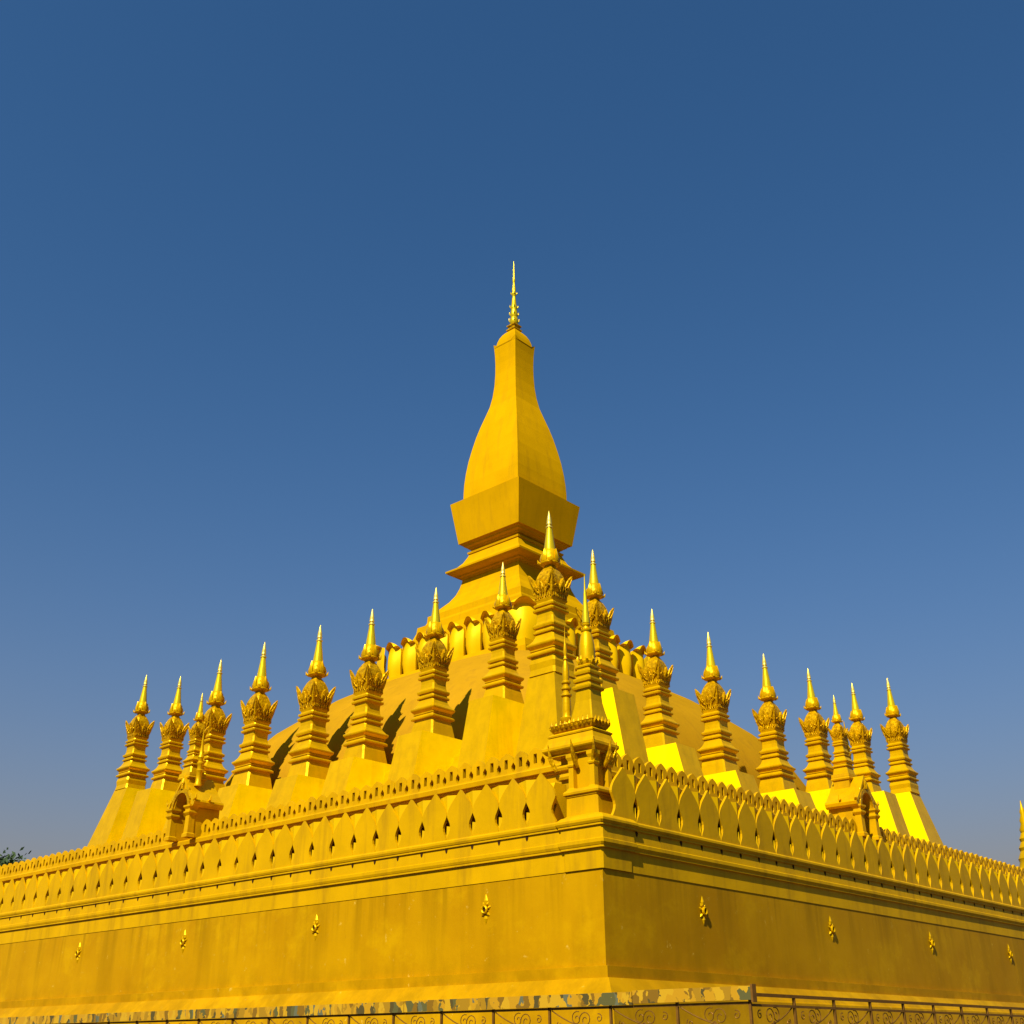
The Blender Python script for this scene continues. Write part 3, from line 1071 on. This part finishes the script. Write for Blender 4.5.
def scroll_mesh(wd, flip):
    bm = bmesh.new()
    z0, z1 = .16, .405
    f = -1 if flip else 1

    def sp(cx, cz, r, turns, a0, sgn=1, n=18):
        return [(0, cx + f * r * (1 - .8 * k / n) * math.cos(a0 + sgn * turns * 2 * PI * k / n), cz + r * (1 - .8 * k / n) * math.sin(a0 + sgn * turns * 2 * PI * k / n)) for k in range(n + 1)]
    c = wd / 2
    h = wd / 2
    dg = [(0, f * (-.92 * h + 1.84 * h * t), z0 + .01 + (z1 - z0 - .02) * (t ** 2.2)) for t in [i / 10 for i in range(11)]]
    tube(bm, dg, .0075, 5)
    tube(bm, sp(f * -.18 * h, .285, .095, 1.4, 0), .006, 5)
    tube(bm, sp(f * .10 * h, .30, .085, 1.3, 2, -1), .006, 5)
    tube(bm, sp(f * -.62 * h, .30, .05, 1.2, 1.2), .006, 5)
    tube(bm, sp(f * .66 * h, .225, .05, 1.3, 1, -1), .006, 5)
    tube(bm, sp(f * -.02 * h, .215, .045, 1.2, 3), .007, 5)
    return mesh('scroll_panel', bm, M_iron, True)


BAY = .95
scroll_a, scroll_b = scroll_mesh(BAY, False), scroll_mesh(BAY, True)


def bars(y0, y1, x=RP, items=()):
    bm = bmesh.new()
    for z, r in items:
        box(bm, x - r, x + r, y0, y1, z - r, z + r)
    return bm


def railing(rz, nb, label, toprail):
    t = empty('railing', (0, 0, 0), label, 'railing', None, rz)
    s = 1 if rz == LEFT else -1
    a, b = (RP, RP + nb * BAY) if s > 0 else (-RP - nb * BAY, -RP)
    rails = [(.415, .014), (.155, .016), (-.22, .016)]
    if toprail:
        rails = [(.50, .017), (.395, .013), (.155, .016), (-.22, .016)]
    for z, r in rails:
        bm = bmesh.new()
        box(bm, RP - r, RP + r, a, b, z - r, z + r)
        put('rail', mesh('rail', bm, M_iron), t)
    pb = bmesh.new()
    box(pb, -.014, .014, -.014, .014, -.40, .498)
    pm = mesh('railing_post', pb, M_iron)
    for k in range(nb + 1):
        y = RP * s + s * k * BAY
        if rz == RIGHT and k == 0:
            continue
        put('post', pm, t, (RP, y, 0))
        if k < nb:
            put('scroll_panel', scroll_a if s > 0 else scroll_b, t, (RP, y + s * BAY / 2, 0))
    if rz == RIGHT:
        put('scroll_panel', scroll_b, t, (RP, -RP - BAY / 2, 0))
    bm = bmesh.new()
    box(bm, RP - .12, RP + .12, a if s > 0 else a, b, GZ + .01, -.38)
    put('kerb_wall', mesh('railing_kerb', bm, M_pave), t)
    return t


rl = railing(LEFT, 24, 'scrolled bronze railing along the lower left, topped by a polished strip with painted reflections', False)
rr_ = railing(RIGHT, 18, 'plain double rail of scrolled bronze railing at lower right', True)
y = RP
for k, (L, dz) in enumerate(((1.55, .012), (3.9, 0), (4.2, -.004), (4.0, .003), (4.2, 0), (4.3, 0))):
    bm = bmesh.new()
    box(bm, RP - .05, RP - .018, y - (.05 if k == 0 else 0), y + L - .012, .432 + dz, .572 + dz)
    put('polished_strip', mesh('polished_strip', bm, M_strip_reflections), rl)
    y += L
bm = bmesh.new()
box(bm, RP - .06, RP + .02, RP - .078, RP - .052, .42, .60)
put('strip_end_cap', mesh('strip_end_cap', bm, M_iron), rl)

# ------------------------------------------------------------------ distant things
# tree beyond the monument, far left
def tree(px, py, crown_z, rx, rz_, label):
    t = empty('tree', (px, py, GZ), label, 'tree')
    bm = bmesh.new()
    tube(bm, [(0, 0, 0), (.1, .1, crown_z * .3), (.2, -.1, crown_z * .6), (0, 0, crown_z)], [.45, .36, .26, .08], 8)
    for k in range(9):
        a = k * 2.4
        z = crown_z * (.45 + .05 * k)
        tube(bm, [(0, 0, z), (math.cos(a) * rx * .4, math.sin(a) * rx * .4, z + 1.3), (math.cos(a) * rx * .75, math.sin(a) * rx * .75, z + 2.4)], [.16, .09, .02], 5)
    put('trunk', mesh('tree_trunk', bm, M_bark, True), t)
    bm = bmesh.new()
    rnd = random.Random(3)
    clumps = []
    for k in range(46):
        while True:
            p = Vector((rnd.uniform(-1, 1), rnd.uniform(-1, 1), rnd.uniform(-1, 1)))
            if .35 < p.length < 1:
                break
        clumps.append(Vector((p.x * rx, p.y * rx, crown_z + p.z * rz_)))
    for c in clumps:
        cr = rnd.uniform(.7, 1.4)
        for i in range(95):
            d = Vector((rnd.gauss(0, 1), rnd.gauss(0, 1), rnd.gauss(0, .8))) * cr * .5
            p = c + d
            n = Vector((rnd.gauss(0, 1), rnd.gauss(0, 1), rnd.gauss(.4, 1))).normalized()
            a = n.orthogonal().normalized()
            b = n.cross(a)
            s = rnd.uniform(.10, .22)
            bm.faces.new([bm.verts.new(p + a * s * 1.5), bm.verts.new(p + b * s * .6), bm.verts.new(p - a * s * 1.5), bm.verts.new(p - b * s * .6)])
    put('crown', mesh('tree_crown', bm, M_leaves), t)


d = Vector((.4135, .9105, 0)) * 95
tree(-42.8 + d.x, -38.26 + d.y, 10.75, 2.7, 3.9, 'dark green tree beyond the monument at the far left edge')

# gilded spire far to the right, cut by the picture edge
d = Vector((.95218, .30554, 0)) * 85
t = empty('temple_spire', (-42.8 + d.x - .17, -38.26 + d.y + .18, GZ), 'slender gilded temple spire far off at the right picture edge', 'spire')
bm = bmesh.new()
sq(bm, [(1.5, 0), (1.5, 3), (1.2, 3.2), (1.2, 7), (1.35, 7.2), (1.0, 7.5), (.9, 9.0), (1.0, 9.2), (.7, 9.5), (.62, 10.6), (.7, 10.8), (.5, 11)], ch=.1)
put('tower', mesh('temple_spire_tower', bm, M_leaf), t)
bm = bmesh.new()
lathe(bm, [(1.0, 11), (1.1, 11.2), (1.0, 11.4), (.86, 11.9), (.95, 12.1), (.78, 12.6), (.84, 12.8), (.62, 13.3), (.68, 13.5), (.48, 13.9), (.54, 14.1), (.36, 14.5), (.42, 14.7), (.26, 15.1), (.31, 15.3), (.17, 15.7), (.20, 15.9), (.09, 16.2), (.02, 16.65)], n=14)
put('needle', mesh('temple_spire_needle', bm, M_leaf, True), t)
